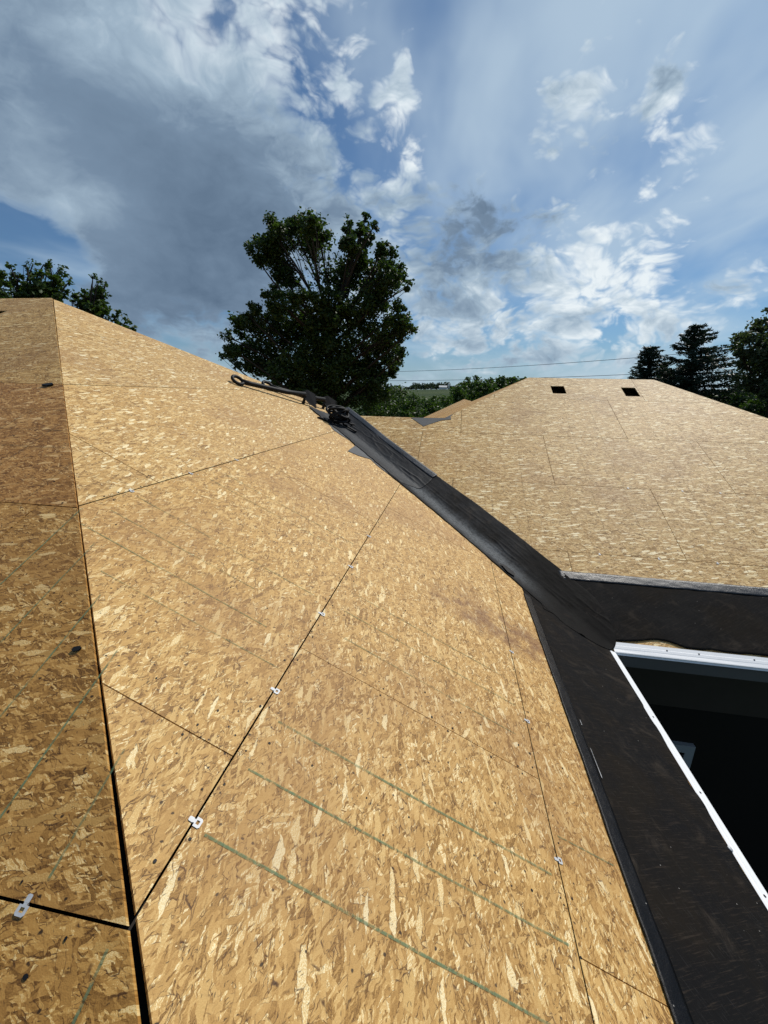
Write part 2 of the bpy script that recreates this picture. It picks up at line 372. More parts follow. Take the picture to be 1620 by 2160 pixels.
def nrm(pl): a, b, c = planes[pl]; return Vector((-a, -b, 1)).normalized()
def hitp(px, py, pl, lift=0.0):               # pixel -> point on a roof plane
    a, b, c = planes[pl]; d = pdir(px, py)
    t = (a * CAM.x + b * CAM.y + c - CAM.z) / (d.z - a * d.x - b * d.y)
    return CAM + d * t + nrm(pl) * lift

house = thing('house', 'house with bare tan strand board roof decking and black membrane along eaves and valley', 'house', (0, 0, 0))

TH = .0125
def clip_rect(poly, a0, a1, b0, b1):
    for ax, lim, sg in ((0, a0, 1), (0, a1, -1), (1, b0, 1), (1, b1, -1)):
        out = []
        for i in range(len(poly)):
            p, q = poly[i], poly[(i + 1) % len(poly)]
            ip, iq = sg * (p[ax] - lim) >= 0, sg * (q[ax] - lim) >= 0
            if ip: out.append(p)
            if ip != iq:
                t = (lim - p[ax]) / (q[ax] - p[ax]); out.append((p[0] + t * (q[0] - p[0]), p[1] + t * (q[1] - p[1])))
        poly = out
        if len(poly) < 3: return []
    r = []
    for p in poly:
        if not r or math.dist(p, r[-1]) > 1e-4: r.append(p)
    if len(r) > 2 and math.dist(r[0], r[-1]) < 1e-4: r.pop()
    return r
def area(p): return .5 * sum(p[i][0] * p[(i + 1) % len(p)][1] - p[(i + 1) % len(p)][0] * p[i][1] for i in range(len(p)))

def slab(loops, th):                          # 2-D outer loop + holes -> closed slab with top at z=0
    v = []; f = []; idx = []
    for lp in loops:
        idx.append([len(v) + i for i in range(len(lp))]); v += [(p[0], p[1], 0) for p in lp]
    n = len(v); tri = tessellate_polygon([[Vector((p[0], p[1], 0)) for p in lp] for lp in loops])
    v += [(p[0], p[1], -th) for p in v]
    for a, b, c in tri:
        ar = (v[b][0] - v[a][0]) * (v[c][1] - v[a][1]) - (v[c][0] - v[a][0]) * (v[b][1] - v[a][1])
        if ar < 0: a, b, c = a, c, b
        f.append((a, b, c)); f.append((c + n, b + n, a + n))
    for lp, ix in zip(loops, idx):
        rev = area(lp) < 0 if ix is idx[0] else area(lp) > 0
        for i in range(len(ix)):
            a, b = ix[i], ix[(i + 1) % len(ix)]
            f.append((a, b, b + n, a + n) if rev else (b, a, a + n, b + n))
    return v, f

def face_frame(pl, along):
    n = nrm(pl); e1 = Vector((0, 1, 0)) if along == 'y' else Vector((1, 0, 0))
    e2 = n.cross(e1)                          # in-slope direction
    return e1, e2, n

def deck(pl, along, poly, rows, joints, tint, holes=(), gap=.004, name='roof_slope', slope_label=None, tints=None, gaps=None):
    """poly: plan polygon. rows: sorted plan coordinates of the course joints. joints[i]: end joints inside row i."""
    e1, e2, n = face_frame(pl, along)
    ia, ib = (1, 0) if along == 'y' else (0, 1)
    pts = [(p[ia], p[ib]) for p in poly]       # (along, across) in plan
    a0 = min(p[0] for p in pts); a1 = max(p[0] for p in pts); b0 = min(p[1] for p in pts); b1 = max(p[1] for p in pts)
    slope = bpy.data.objects.new(name, None); col.objects.link(slope); slope.parent = house
    if slope_label: slope['label'] = slope_label
    rs = [b0 - 1] + [r for r in rows if b0 < r < b1] + [b1 + 1]
    full = sorted(rows)
    for i in range(len(rs) - 1):
        lo, hi = rs[i], rs[i + 1]
        key = None
        for j in range(len(full) + 1):
            l = full[j - 1] if j > 0 else -1e9; h = full[j] if j < len(full) else 1e9
            if l <= (max(lo, b0) + min(hi, b1)) / 2 <= h: key = j
        js = joints[key] if key < len(joints) else []
        base = js[0] if js else a0 + random.uniform(.6, 2.2)
        js = list(js) if js else [base]
        while js[0] - 2.4384 > a0: js.insert(0, js[0] - 2.4384)
        while js[-1] + 2.4384 < a1: js.append(js[-1] + 2.4384)
        cuts = [a0 - 1] + js + [a1 + 1]
        g = (gaps or {}).get(key, gap) / 2
        for k in range(len(cuts) - 1):
            q = clip_rect(pts, cuts[k] + gap / 2, cuts[k + 1] - gap / 2, lo + g, hi - g)
            if len(q) < 3 or abs(area(q)) < .004: continue
            ca = sum(p[0] for p in q) / len(q); cb = sum(p[1] for p in q) / len(q)
            cx, cy = (cb, ca) if along == 'y' else (ca, cb)
            c = Vector((cx, cy, pz(pl, cx, cy)))
            def loc(p):
                x, y = (p[1], p[0]) if along == 'y' else (p[0], p[1])
                d = Vector((x, y, pz(pl, x, y))) - c
                return (d.dot(e1), d.dot(e2))
            loops = [[loc(p) for p in q]]
            for hp in holes:
                if all(min(pp[0] for pp in q) < p[0] < max(pp[0] for pp in q) and min(pp[1] for pp in q) < p[1] < max(pp[1] for pp in q) for p in hp):
                    loops.append([loc(p) for p in hp])
            v, f = slab(loops, TH)
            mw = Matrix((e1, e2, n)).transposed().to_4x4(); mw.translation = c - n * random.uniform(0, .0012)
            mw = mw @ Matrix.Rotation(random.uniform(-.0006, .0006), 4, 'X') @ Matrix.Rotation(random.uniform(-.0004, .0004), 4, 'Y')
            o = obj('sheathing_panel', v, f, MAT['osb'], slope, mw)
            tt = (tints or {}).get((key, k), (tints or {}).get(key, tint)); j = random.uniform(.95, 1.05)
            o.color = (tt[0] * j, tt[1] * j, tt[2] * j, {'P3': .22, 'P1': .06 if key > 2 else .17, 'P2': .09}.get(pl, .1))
    return slope

# hip seam between the two left slopes: courtyard slope stops short, leaving an open seam
def hipline(off): return lambda x: -x + (C1 - C2) / S + off
P1poly = [(PKX + .010, PKY + .010), (-2.6, hipline(.014)(-2.6)), (-1.6, hipline(.015)(-1.6)), (-1.0, hipline(.017)(-1.0)), (-.5, hipline(.027)(-.5)), (.4, hipline(.040)(.4)), (EX, hipline(.045)(EX)), (EX, EY - .004),
          (VX + .004, CY - .004), (-1.116, 7.955), (-1.116, 8.678), (PKX + .9, PKY + .9)]
rows1 = [-3.94, -2.844, -1.703, -.592, .477]
d1 = deck('P1', 'y', P1poly, rows1, [[6.9], [4.13], [2.175], [.93], [1.51], [.911]], (1.0, 1.0, 1.0), gap=.004,
          slope_label='sunlit tan slope facing the dark courtyard, seamed with green chalk lines',
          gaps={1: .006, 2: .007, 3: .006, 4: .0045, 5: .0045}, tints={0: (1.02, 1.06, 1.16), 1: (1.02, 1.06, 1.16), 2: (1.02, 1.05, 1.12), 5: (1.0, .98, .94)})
P2poly = [(PKX, PKY), (PKX - 4, PKY), (XL, YB0), (EX - .01, YB0)]
vent = lambda x0, x1, y0, y1: [(x0, y0), (x1, y0), (x1, y1), (x0, y1)]
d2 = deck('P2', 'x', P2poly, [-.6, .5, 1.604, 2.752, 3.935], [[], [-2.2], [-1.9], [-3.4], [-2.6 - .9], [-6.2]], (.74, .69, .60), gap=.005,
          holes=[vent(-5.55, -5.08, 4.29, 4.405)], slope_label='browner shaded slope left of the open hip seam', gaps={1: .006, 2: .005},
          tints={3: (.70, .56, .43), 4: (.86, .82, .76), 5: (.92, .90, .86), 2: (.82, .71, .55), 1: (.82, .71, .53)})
P3poly = [(EX + .004, EY), (RXE, EY), (RX1, RY), (RX0, RY), (RX0 - RY + CY, CY), (VX + .004, CY)]
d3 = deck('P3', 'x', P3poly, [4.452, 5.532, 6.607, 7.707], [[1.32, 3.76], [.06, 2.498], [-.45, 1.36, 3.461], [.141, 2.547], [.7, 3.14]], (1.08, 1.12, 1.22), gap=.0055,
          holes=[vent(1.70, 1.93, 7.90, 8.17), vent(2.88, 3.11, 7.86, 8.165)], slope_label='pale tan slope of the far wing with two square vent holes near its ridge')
deck('P4', 'x', [(PKX, PKY), (-1.112, 8.703), (-3.735, YB1), (XL, YB1), (PKX - 4, PKY)], [6, 7.1, 8.2, 9.3, 10.4], [[]] * 6, (1, 1, 1))
deck('P5', 'y', [(RX0, RY), (RX0 - RY + CY, CY), (-1.112, 7.962), (-1.112, 8.703), (-3.72, 11.32), (RXW, RYE)], [-2.6, -1.5, -.4, .7], [[]] * 5, (1.0, .94, .84),
     slope_label='narrow side slope of the far wing seen edge on')
deck('P6', 'y', [(RX1, RY), (RXE, EY), (RXE, RYE)], [4.6, 5.7, 6.8, 7.9], [[]] * 5, (1, 1, 1))
deck('P7', 'x', [(RX0, RY), (RX1, RY), (RXE, RYE), (RXW, RYE)], [9.6, 10.7, 11.8, 12.9], [[]] * 5, (1, 1, 1))
deck('P8', 'y', [(PKX - 4, PKY), (XL, YB0), (XL, YB1)], [-14, -12.9, -11.8, -10.7], [[]] * 5, (1, 1, 1))
deck('P9', 'x', [(VX, CY), (RX0 - RY + CY, CY), (-1.112, 7.962)], [], [[]], (1, 1, 1))

# small rear wing whose slope carries the side slope of the far wing on past its hip
def rear_wing():
    q = [hitp(990.5, 848, 'P5'), hitp(979, 842, 'P5'), hitp(893, 882, 'P5')]
    n = nrm('P5'); rid = q[1]; low = q[2]
    e_y = q[0]
    lp = [rid, Vector((rid.x - 2.2, rid.y, pz('P5', rid.x - 2.2, rid.y))), Vector((rid.x - 2.2, rid.y - 2.0, pz('P5', rid.x - 2.2, 0))), Vector((rid.x - 1.9, RY + (RX0 - rid.x + 1.9) + .02, pz('P5', rid.x - 1.9, 0))),
          Vector((rid.x, RY + (RX0 - rid.x) + .02, rid.z))]
    lp = [lp[0], lp[1], lp[3], lp[4]]
    if (lp[1] - lp[0]).cross(lp[2] - lp[1]).dot(n) < 0: lp.reverse()
    mb = MB(); mb.prism(lp, n, .0125)
    o = mb.build('sheathing_panel', MAT['osb'], house); o.color = (1, .94, .84, .1); o['label'] = 'small rear slope peeking up behind the far wing'
    mb = MB(); x = rid.x; y0 = RY + (RX0 - x) + .02
    lp = [rid + Vector((.004, 0, 0)), Vector((x + .004, y0, rid.z)), Vector((x + 1.2, y0, rid.z - 1.2 * S)), Vector((x + 1.2, rid.y, rid.z - 1.2 * S))]
    n6 = nrm('P6')
    if (lp[1] - lp[0]).cross(lp[2] - lp[1]).dot(n6) < 0: lp.reverse()
    mb.prism(lp, n6, .0125); o = mb.build('sheathing_panel', MAT['osb'], house); o.color = (1, 1, 1, .1)
rear_wing()

# ------------------------------------------------------------------ walls, soffit, fascia, drip edge
def wall(name, x0, x1, y0, y1, zt, mat='wall'):
    v, f = box_vf(x0, x1, y0, y1, 0, zt); return obj(name, v, f, MAT[mat], house)
ZT = ZE - .14
wall('wall', XL + .45, EX - .45, YB0 + .45, YB1 - .45, ZT)
wall('wall', EX - .447, RXE - .45, EY + .45, RYE - .45, ZT - .004)
wall('wall', RXW + .45, EX - .45, YB1 - .447, RYE - .45, ZT - .004)
v, f = box_vf(EX - .40, RXE - .5, EY + .425, EY + .449, ZE - .80, ZT - .01); obj('frieze_board', v, f, MAT['frieze'], house)
FH = .105
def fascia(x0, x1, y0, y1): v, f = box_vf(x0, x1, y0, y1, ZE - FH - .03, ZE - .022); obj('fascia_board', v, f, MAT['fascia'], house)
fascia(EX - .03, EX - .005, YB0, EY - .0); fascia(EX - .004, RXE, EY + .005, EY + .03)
v, f = box_vf(EX - .45, EX - .03, YB0 + .2, EY + .45, ZE - FH - .03, ZE - FH - .018); obj('soffit', v, f, MAT['white'], house)
v, f = box_vf(EX - .028, RXE - .4, EY + .03, EY + .45, ZE - FH - .031, ZE - FH - .019); obj('soffit', v, f, MAT['white'], house)
# drip edge: flange on the deck with two stepped ribs, nose, face turned down
def drip(axis, flange, a0, a1, face, label):
    prof = [(-flange, .0035), (-flange * .62, .0035), (-flange * .58, .0048), (-flange * .30, .0048), (-flange * .26, .0036), (.006, .0036), (.012, .0005), (.012, -face), (.018, -face - .010)]
    v = []; f = []
    n = 26
    for i in range(n + 1):
        a = a0 + (a1 - a0) * i / n; wv = .0012 * math.sin(i * 1.7) + .0008 * math.sin(i * .6)
        for (o_, h_) in prof:
            if axis == 'y': x = EX + o_; v.append((x, a, (z1(min(x, EX)) + h_ * K) + (wv if o_ < 0 else 0)))
            else: y = EY - o_; v.append((a, y, (z3(max(y, EY)) + h_ * K) + (wv if o_ < 0 else 0)))
    m_ = len(prof)
    for i in range(n):
        for k in range(m_ - 1):
            q = (i * m_ + k, (i + 1) * m_ + k, (i + 1) * m_ + k + 1, i * m_ + k + 1)
            f.append(q if axis != 'y' else q[::-1])
    o = obj('drip_edge', v, f, MAT['white'], house); o['label'] = label
    so_ = o.modifiers.new('thick', 'SOLIDIFY'); so_.thickness = .0012; so_.offset = -1
    return o
drip('y', .052, YB0, EY - .012, .02, 'narrow white drip edge running towards the viewer')
drip('x', .082, EX + .004, RXE, .008, 'white ribbed drip edge of the far wing')
for yy in (1.55, 2.05, .95, 2.62):
    mb = MB(); c = Vector((EX - .018, yy, z1(EX - .018) + .0045)); mb.tube([c, c + Vector((S, 0, 1)).normalized() * .003], .006, 8); mb.build('nail_head', MAT['tool'], house)
for xx in (1.95, 2.2, 2.62, 3.1):
    mb = MB(); c = Vector((xx, EY + .05, z3(EY + .05) + .0075)); mb.tube([c, c + Vector((0, -S, 1)).normalized() * .003], .006, 8); mb.build('nail_head', MAT['tool'], house)
# window in the courtyard wall
def window():
    yw = EY + .45
    def hit(px, py): d = pdir(px, py); t = yw / d.y; return CAM + d * t
    c = hit(1462, 1568); x1, zt = c.x, c.z; x0, zb = x1 - .95, zt - 1.15; fw = .085
    root = thing('tmp', '', '') if False else None
    mb = MB()
    for (a, b, c_, d_) in ((x0, x1, zt - fw, zt), (x0, x1, zb, zb + fw), (x0, x0 + fw, zb + fw, zt - fw), (x1 - fw, x1, zb + fw, zt - fw)):
        v, f = box_vf(a, b, yw - .05, yw + .01, c_, d_); mb.add(v, f)
    w_ = mb.build('window', MAT['frame'], house)
    v, f = box_vf(x0 + fw - .005, x1 - fw + .005, yw - .022, yw - .012, zb + fw - .005, zt - fw + .005); obj('pane', v, f, MAT['glass'], w_)
    for xm in (x0 + .33, x0 + .62):
        v, f = box_vf(xm - .012, xm + .012, yw - .04, yw - .024, zb + fw, zt - fw); obj('glazing_bar', v, f, MAT['frame'], w_)
window()

# ------------------------------------------------------------------ membranes
def fb(x, y, sc, seed=0): return noise.fractal(Vector((x * sc, y * sc, seed)), .8, 2.0, 4)
def smax(a, b, r): h = max(r - abs(a - b), 0) / r; return max(a, b) + h * h * r * .25
def rz(x, y, r=.05): return smax(z1(x), z3(y), r)
def sheet(name, grid, mat, lift, wr, wsc=(6, 6), th=.0018, seed=0, label=None, rr=.05, zf=None, folds=None):
    """grid: rows of plan points"""
    v = []; f = []; nu, nv = len(grid), len(grid[0])
    for i, row in enumerate(grid):
        for j, (x, y) in enumerate(row):
            e = min(i, nu - 1 - i, 3) / 3 * .4 + min(j, nv - 1 - j, 3) / 3 * .6
            z = (zf or (lambda a, b: rz(a, b, rr)))(x, y)
            w = noise.fractal(Vector((x * wsc[0], y * wsc[1], seed)), .9, 2.0, 4)
            w2 = noise.noise(Vector(((x + y) * 1.5 * wsc[0], (x - y) * .5 * wsc[1], seed + 5)))
            if folds: z += folds(x, y)
            v.append((x, y, z + lift + th + wr * max(0, .35 + w * .55 + w2 * .5) * (.35 + .65 * e)))
    for i in range(nu - 1):
        for j in range(nv - 1):
            f.append((i * nv + j, i * nv + j + 1, (i + 1) * nv + j + 1, (i + 1) * nv + j))
    a, b, c = [Vector(v[k]) for k in f[len(f) // 2][:3]]
    if (b - a).cross(c - b).z < 0: f = [q[::-1] for q in f]
    o = obj(name, v, f, MAT[mat], house, None, True)
    if label: o['label'] = label
    m_ = o.modifiers.new('thick', 'SOLIDIFY'); m_.thickness = th; m_.offset = -1
    return o
def lerp(a, b, t): return a + (b - a) * t
# along the near eave (runs towards the viewer)
vc = 4.906
g = []
NY = 260
for i in range(NY + 1):
    y = lerp(YB0 + .02, 4.02, i / NY)
    tear = max(0, noise.noise(Vector((y * 2.1, 3.3, 0)))) * .05 + max(0, noise.noise(Vector((y * 9, 1.3, 0)))) * .022 if .2 < y < 2.75 else 0
    xr = min(EX - .046 - tear, vc - y + .04); xl = .755 + .006 * noise.noise(Vector((y * 4, 0, 0)))
    g.append([(lerp(xl, xr, k / 40), y) for k in range(41)])
sheet('eave_membrane', g, 'eave', .0035, .0055, (5, 3), seed=1, label='matt black membrane along the near eave', zf=lambda x, y: rz(x, y, .03))
# along the far wing's eave
g = []
for i in range(261):
    x = lerp(EX - .6, RXE - .05, i / 260)
    tear = max(0, noise.noise(Vector((x * 2.3, 7.3, 0))) - .1) * .10 + max(0, noise.noise(Vector((x * 8, 4.3, 0)))) * .014
    yl = max(EY + .088 + tear, 0); yt = 4.175 + .005 * noise.noise(Vector((x * 4, 9, 0)))
    g.append([(x, lerp(yl, yt, k / 30)) for k in range(31)])
sheet('eave_membrane', g, 'eave', .006, .006, (3, 6), seed=2, label='black membrane along the far wing eave', zf=lambda x, y: rz(x, y, .03))
# crinkled selvage strips
g = [[(lerp(.748, .815, k / 6) + .004 * noise.noise(Vector((i * .11, 0, 4))), lerp(YB0 + .02, 3.62, i / 260)) for k in range(7)] for i in range(261)]
sheet('selvage_strip', g, 'selvk', .0075, .005, (22, 16), seed=3, label='crinkled glossy black edge strip beside tan boards', zf=lambda x, y: z1(x))
g = [[(lerp(1.18, RXE - .4, i / 300), lerp(4.085, 4.182, k / 6) + .004 * noise.noise(Vector((i * .15, 0, 8)))) for k in range(7)] for i in range(301)]
sheet('selvage_strip', g, 'selv', .0115, .006, (16, 24), seed=4, label='crinkled blue grey edge strip along the far wing boards', zf=lambda x, y: z3(y))
MAT['film'] = chalk_material('release_film', (.55, .55, .55))
for ya, yb in ((.40, .43), (1.72, 1.90), (2.06, 2.10)):
    g = [[(lerp(.822, .8255, k) + .006 * noise.noise(Vector((lerp(ya, yb, i / 20) * 7, 0, 4))), lerp(ya, yb, i / 20)) for k in (0, 1)] for i in range(21)]
    sheet('release_film', g, 'film', .0135, .001, (22, 16), th=.0004, seed=5, zf=lambda x, y: z1(x))
# valley: two lapped lengths
R2 = math.sqrt(2)
def interp(tab, t):
    if t <= tab[0][0]: return tab[0][1]
    for (a, u), (b, w) in zip(tab, tab[1:]):
        if t <= b: return lerp(u, w, (t - a) / (b - a))
    return tab[-1][1]
vc = 4.906
wl_tab = [(-2.5, .46), (-2.1, .43), (-1.75, .40), (-1.45, .34), (-1.0, .335), (-.55, .32), (-.2, .285), (.2, .262), (.6, .262), (1.0, .29), (1.5, .30)]
wr_tab = [(-2.5, .36), (-1.7, .355), (-1.2, .335), (-.5, .345), (.1, .375), (.5, .37), (1.0, .35), (1.5, .33)]
def valley_folds(x, y):                      # lengthwise buckles in the loose membrane
    w = (x + y - vc) / R2; t = (x - y + vc) / 2; h = 0
    for w0, a, wd, sd in ((.10, .012, .008, 1), (.045, .007, .010, 2), (-.13, .009, .009, 3), (.20, .008, .007, 4), (-.22, .007, .008, 5), (.27, .006, .006, 6), (.15, .007, .006, 7), (-.06, .006, .008, 8)):
        c = w0 + .05 * noise.noise(Vector((t * 1.7, sd, 0))) + .012 * noise.noise(Vector((t * 9, sd, 2)))
        h += a * max(0, .25 + 1.5 * noise.noise(Vector((t * 2.6, sd, 7)))) * math.exp(-((w - c) / wd) ** 2)
    h += .004 * max(0, noise.fractal(Vector((t * 7 + w * 5, w * 16, 3)), .8, 2.0, 4))
    h += .007 * max(0, 1 - abs(noise.noise(Vector((t * 3.1 + w * 6, w * 7 - t * 2, 9)))) * 9) * max(0, noise.noise(Vector((t * 2, w * 3, 1))) + .25)
    return h
def valley(t0, t1, nt, lift, mat, wr, seed, label, endround=0.0, wl_scale=1.0, jag=0.0):
    g = []
    for i in range(nt + 1):
        row = []
        for k in range(65):
            u = k / 64; t = lerp(t0, t1, i / nt)
            wl = interp(wl_tab, t) * wl_scale + .010 * noise.noise(Vector((t * 5, seed, 0))) + jag * noise.noise(Vector((t * 14, seed, 1)))
            wr_ = interp(wr_tab, t) + .004 * noise.noise(Vector((t * 5, seed, 3)))
            w = lerp(-wl, wr_, u)
            tt = t
            if endround and i > nt - 40: tt = t - endround * (abs(w) / .33) ** 2.2 * ((i - nt + 40) / 40)
            x, y = tt + w / R2, vc - tt + w / R2
            row.append((x, y))
        g.append(row)
    return sheet('valley_membrane', g, mat, lift, wr, (4, 4), seed=seed, label=label, rr=.035, folds=valley_folds, th=.0012)
valley(-.55, 1.50, 260, .0085, 'valley', .006, 11, 'worn grey black valley membrane spreading over the eave corner', .26, 1.0, .012)
def rzt(x, y): return rz(x, y)
valley(-2.07, -.36, 130, .015, 'valley2', .004, 12, 'smoother upper length of valley membrane lapped over the lower', .06, .93, .02)
# bluish selvage on the upper length, along the far wing side
g = []
for i in range(121):
    t = lerp(-2.05, -.40, i / 120); wr_ = interp(wr_tab, t)
    g.append([(t + lerp(wr_ - .085, wr_ + .004, k / 5) / R2, vc - t + lerp(wr_ - .085, wr_ + .004, k / 5) / R2) for k in range(6)])
sheet('selvage_strip', g, 'selv', .021, .003, (12, 12), seed=6, label='blue grey selvage strip beside the valley')
# grey felt showing beyond the valley membrane, with a torn pointed flap
def patch(name, pl, pix, mat, lift, label=None, th=.002):
    lp = [hitp(a, b, pl, lift) for a, b in pix]; n = nrm(pl)
    ar = sum((lp[i] - lp[0]).cross(lp[i + 1] - lp[0]).dot(n) for i in range(1, len(lp) - 1))
    e1 = (lp[1] - lp[0]).normalized(); e2 = n.cross(e1); c = lp[0]
    v, f = slab([[((p - c).dot(e1), (p - c).dot(e2)) for p in lp]], th)
    mw = Matrix((e1, e2, n)).transposed().to_4x4(); mw.translation = c
    o = obj(name, v, f, MAT[mat], house, mw)
    if label: o['label'] = label
    return o
patch('felt_flap', 'P1', [(692, 893), (704, 908), (722, 920), (752, 938), (733, 952), (757, 962), (781, 969), (797, 984), (830, 1009), (850, 1019), (860, 1000), (800, 955), (745, 912), (705, 886)], 'felt', .006, 'torn pointed flap of grey felt beside the valley')
patch('felt_flap', 'P3', [(867, 881.5), (880, 890), (893, 899.5), (912, 893), (931, 887), (952, 884.5), (950, 879), (957, 872), (968, 866.5), (952, 875), (938, 882)], 'felt', .004, 'grey felt triangle folded over the low ridge')
# torn tear in the membrane, curling lip
mb = MB()
tp = [hitp(a, b, 'P1', .026) for a, b in ((1052, 1192), (1066, 1198), (1084, 1214), (1082, 1219), (1068, 1210))]
mb.prism(tp, nrm('P1'), .002); mb.build('membrane_tear', MAT['black'], house)
# cap nail and pale specks on the black membrane
c = hitp(1538, 1792, 'P1', .007); n = nrm('P1'); mb = MB()
mb.tube([c, c + n * .003, c + n * .006], [.013, .012, .006], 14); mb.build('cap_nail', MAT['steel'], house)

# ------------------------------------------------------------------ chalk lines, clips, hip seam
def chalk(pl, p, q, w, mat, parent):
    (x0, y0), (x1, y1) = p, q; n = nrm(pl); a = Vector((x0, y0, pz(pl, x0, y0))); b = Vector((x1, y1, pz(pl, x1, y1)))
    d = (b - a).normalized(); s_ = n.cross(d) * w / 2; v = []; f = []; N = max(2, int((b - a).length / .06))
    for i in range(N + 1):
        c = a.lerp(b, i / N) + n * .0014 + n.cross(d) * (.0015 * noise.noise(Vector((i * .7, x0, y0)))); v += [c - s_, c + s_]
    f = [(2 * i, 2 * i + 1, 2 * i + 3, 2 * i + 2) for i in range(N)]
    a_, b_, c_ = [Vector(v[k]) for k in f[0][:3]]
    if (b_ - a_).cross(c_ - b_).dot(n) < 0: f = [q_[::-1] for q_ in f]
    return obj('chalk_line', v, f, MAT[mat], parent)
for y, x0, x1 in ((.713, -.555, .44), (.918, -.54, .45), (1.118, -.53, .44), (1.28, .50, .72), (1.72, -.45, .40), (1.93, -.5, .43), (2.14, -.5, .40), (1.33, -1.35, -.62), (1.52, -1.60, -.75), (1.712, -1.62, -.9), (1.93, -1.65, -.65), (2.55, -1.6, -.7), (2.75, -1.6, -.65)):
    chalk('P1', (x0, y), (x1, y + random.uniform(-.01, .01)), random.uniform(.007, .009) * (1 if y < 1.2 else .8), 'chalk' if y < 1.2 and x0 > -.6 else 'chalkf', d1)
for x, y0, y1 in ((-1.03, .52, 1.02), (-.62, .30, .47), (-1.45, .9, 1.42), (-1.67, .95, 1.6), (-.82, .54, .78), (-1.24, .7, 1.2)):
    chalk('P2', (x, y0), (x + .005, y1), .0065, 'chalk', d2)
for y in (2.02, 2.18, 2.40): chalk('P2', (-4.2, y), (-y - .13, y + .01), .008, 'chalkd', d2)
for x, y0, y1 in ((-2.0, 1.62, 2.0), (-2.4, 1.65, 2.25), (-2.75, 1.7, 2.4)): chalk('P2', (x, y0), (x + .01, y1), .008, 'chalkd', d2)
for x in (.55, .95, 1.78, 2.18, 2.95, 3.35):
    chalk('P3', (x, 4.46), (x + .015, 7.4), .004, 'chalkd', d3)

def clip_mesh():
    out = [(.004, -.022), (.030, -.022), (.037, -.015), (.037, .015), (.030, .022), (.004, .022)]
    hole = [(.011, -.009), (.011, .009), (.026, .009), (.026, -.009)]
    v, f = slab([out, hole], .0012)
    v2, f2 = slab([[(-.024, -.011), (-.003, -.011), (-.003, .011), (-.024, .011), (-.028, .006), (-.028, -.006)]], .0012)
    v3, f3 = box_vf(-.003, .004, -.008, .008, -.012, -.0002)
    mb = MB(); mb.add(v, f); mb.add(v2, f2); mb.add(v3, f3)
    me = bpy.data.meshes.new('panel_clip'); me.from_pydata(mb.v, [], mb.f); me.update(); me.materials.append(MAT['steel']); return me
CM = clip_mesh()
def clip(pl, x, y, along, parent, flip=False, sc=.56):
    e1, e2, n = face_frame(pl, along); c = Vector((x, y, pz(pl, x, y))) + n * .0022
    dn = -e2 if e2.z > 0 else e2                # ring lies on the downhill board
    a = dn if not flip else -dn; b = n.cross(a)
    mw = Matrix((a, b, n)).transposed().to_4x4(); mw.translation = c
    mw = mw @ Matrix.Rotation(random.uniform(-.15, .15), 4, 'Z') @ Matrix.Rotation(-.03, 4, 'Y') @ Matrix.Scale(sc, 4)
    o = bpy.data.objects.new('panel_clip', CM); col.objects.link(o); o.parent = parent; o.matrix_basis = mw
for y in (.728, 1.231, 1.805, 2.42, 3.03): clip('P1', -.592, y, 'y', d1)
for y in (1.182, 1.854, 2.46): clip('P1', .477, y, 'y', d1, sc=.5)
for y in (1.952, 2.487, 3.1): clip('P1', -1.703, y, 'y', d1, sc=.5)
for x in (1.644, 2.227, 2.783, 3.4): clip('P3', x, 4.452, 'x', d3, sc=.5)
for x in (2.239, 2.863, 3.287): clip('P3', x, 5.532, 'x', d3, sc=.45)
clip('P2', -.838, .5, 'x', d2); clip('P2', -1.46, .5, 'x', d2)
def nails(pl, along, lines, parent):         # dark nail heads driven in rows: far too many and small to pick apart
    e1, e2, n = face_frame(pl, along); mb = MB(); r_ = random.Random(17)
    for (x0, y0), (x1, y1), step in lines:
        L_ = math.dist((x0, y0), (x1, y1)); k = int(L_ / step)
        for i in range(k):
            if r_.random() < .25: continue
            t = (i + r_.uniform(.2, .8)) / k; x = lerp(x0, x1, t) + r_.gauss(0, .006); y = lerp(y0, y1, t) + r_.gauss(0, .006)
            c = Vector((x, y, pz(pl, x, y))) + n * .0008; rr = r_.uniform(.0028, .0048); el = r_.uniform(.7, 1.6)
            mb.add([c + e1 * math.cos(a) * rr * el + e2 * math.sin(a) * rr + n * (.0006 if q_ % 2 else .0003) for q_, a in enumerate(2 * math.pi * q / 7 for q in range(7))], [tuple(range(7))])
    o = mb.build('nail_heads', MAT['black'], parent); o['kind'] = 'stuff'
ln1 = []
for xr in (-1.703, -.592, .477):
    for dx in (-.018, .02): ln1.append(((xr + dx, max(.25, -xr - .02)), (xr + dx, 4.0), .15))
for yy in (.42, 1.03, 1.64, 2.25, 2.86, 3.47):
    ln1.append(((max(-3.5, -yy + .05), yy), (.72, yy + .01), .17))
for (xa, xb, yj) in ((-1.68, -.62, .93), (-.56, .45, 1.51), (-2.8, -1.72, 2.175)):
    for dy in (-.016, .018): ln1.append(((max(xa, -yj + .06), yj + dy), (xb, yj + dy), .13))
nails('P1', 'y', ln1, d1)
ln2 = [((-4, yr + dy), (-yr - .14, yr + dy), .16) for yr in (.5, 1.604, 2.752) for dy in (-.018, .02)] + [((xx, .1), (xx, min(4.2, -xx - .14)), .18) for xx in (-.75, -1.36, -1.97, -2.58)]
nails('P2', 'x', ln2, d2)
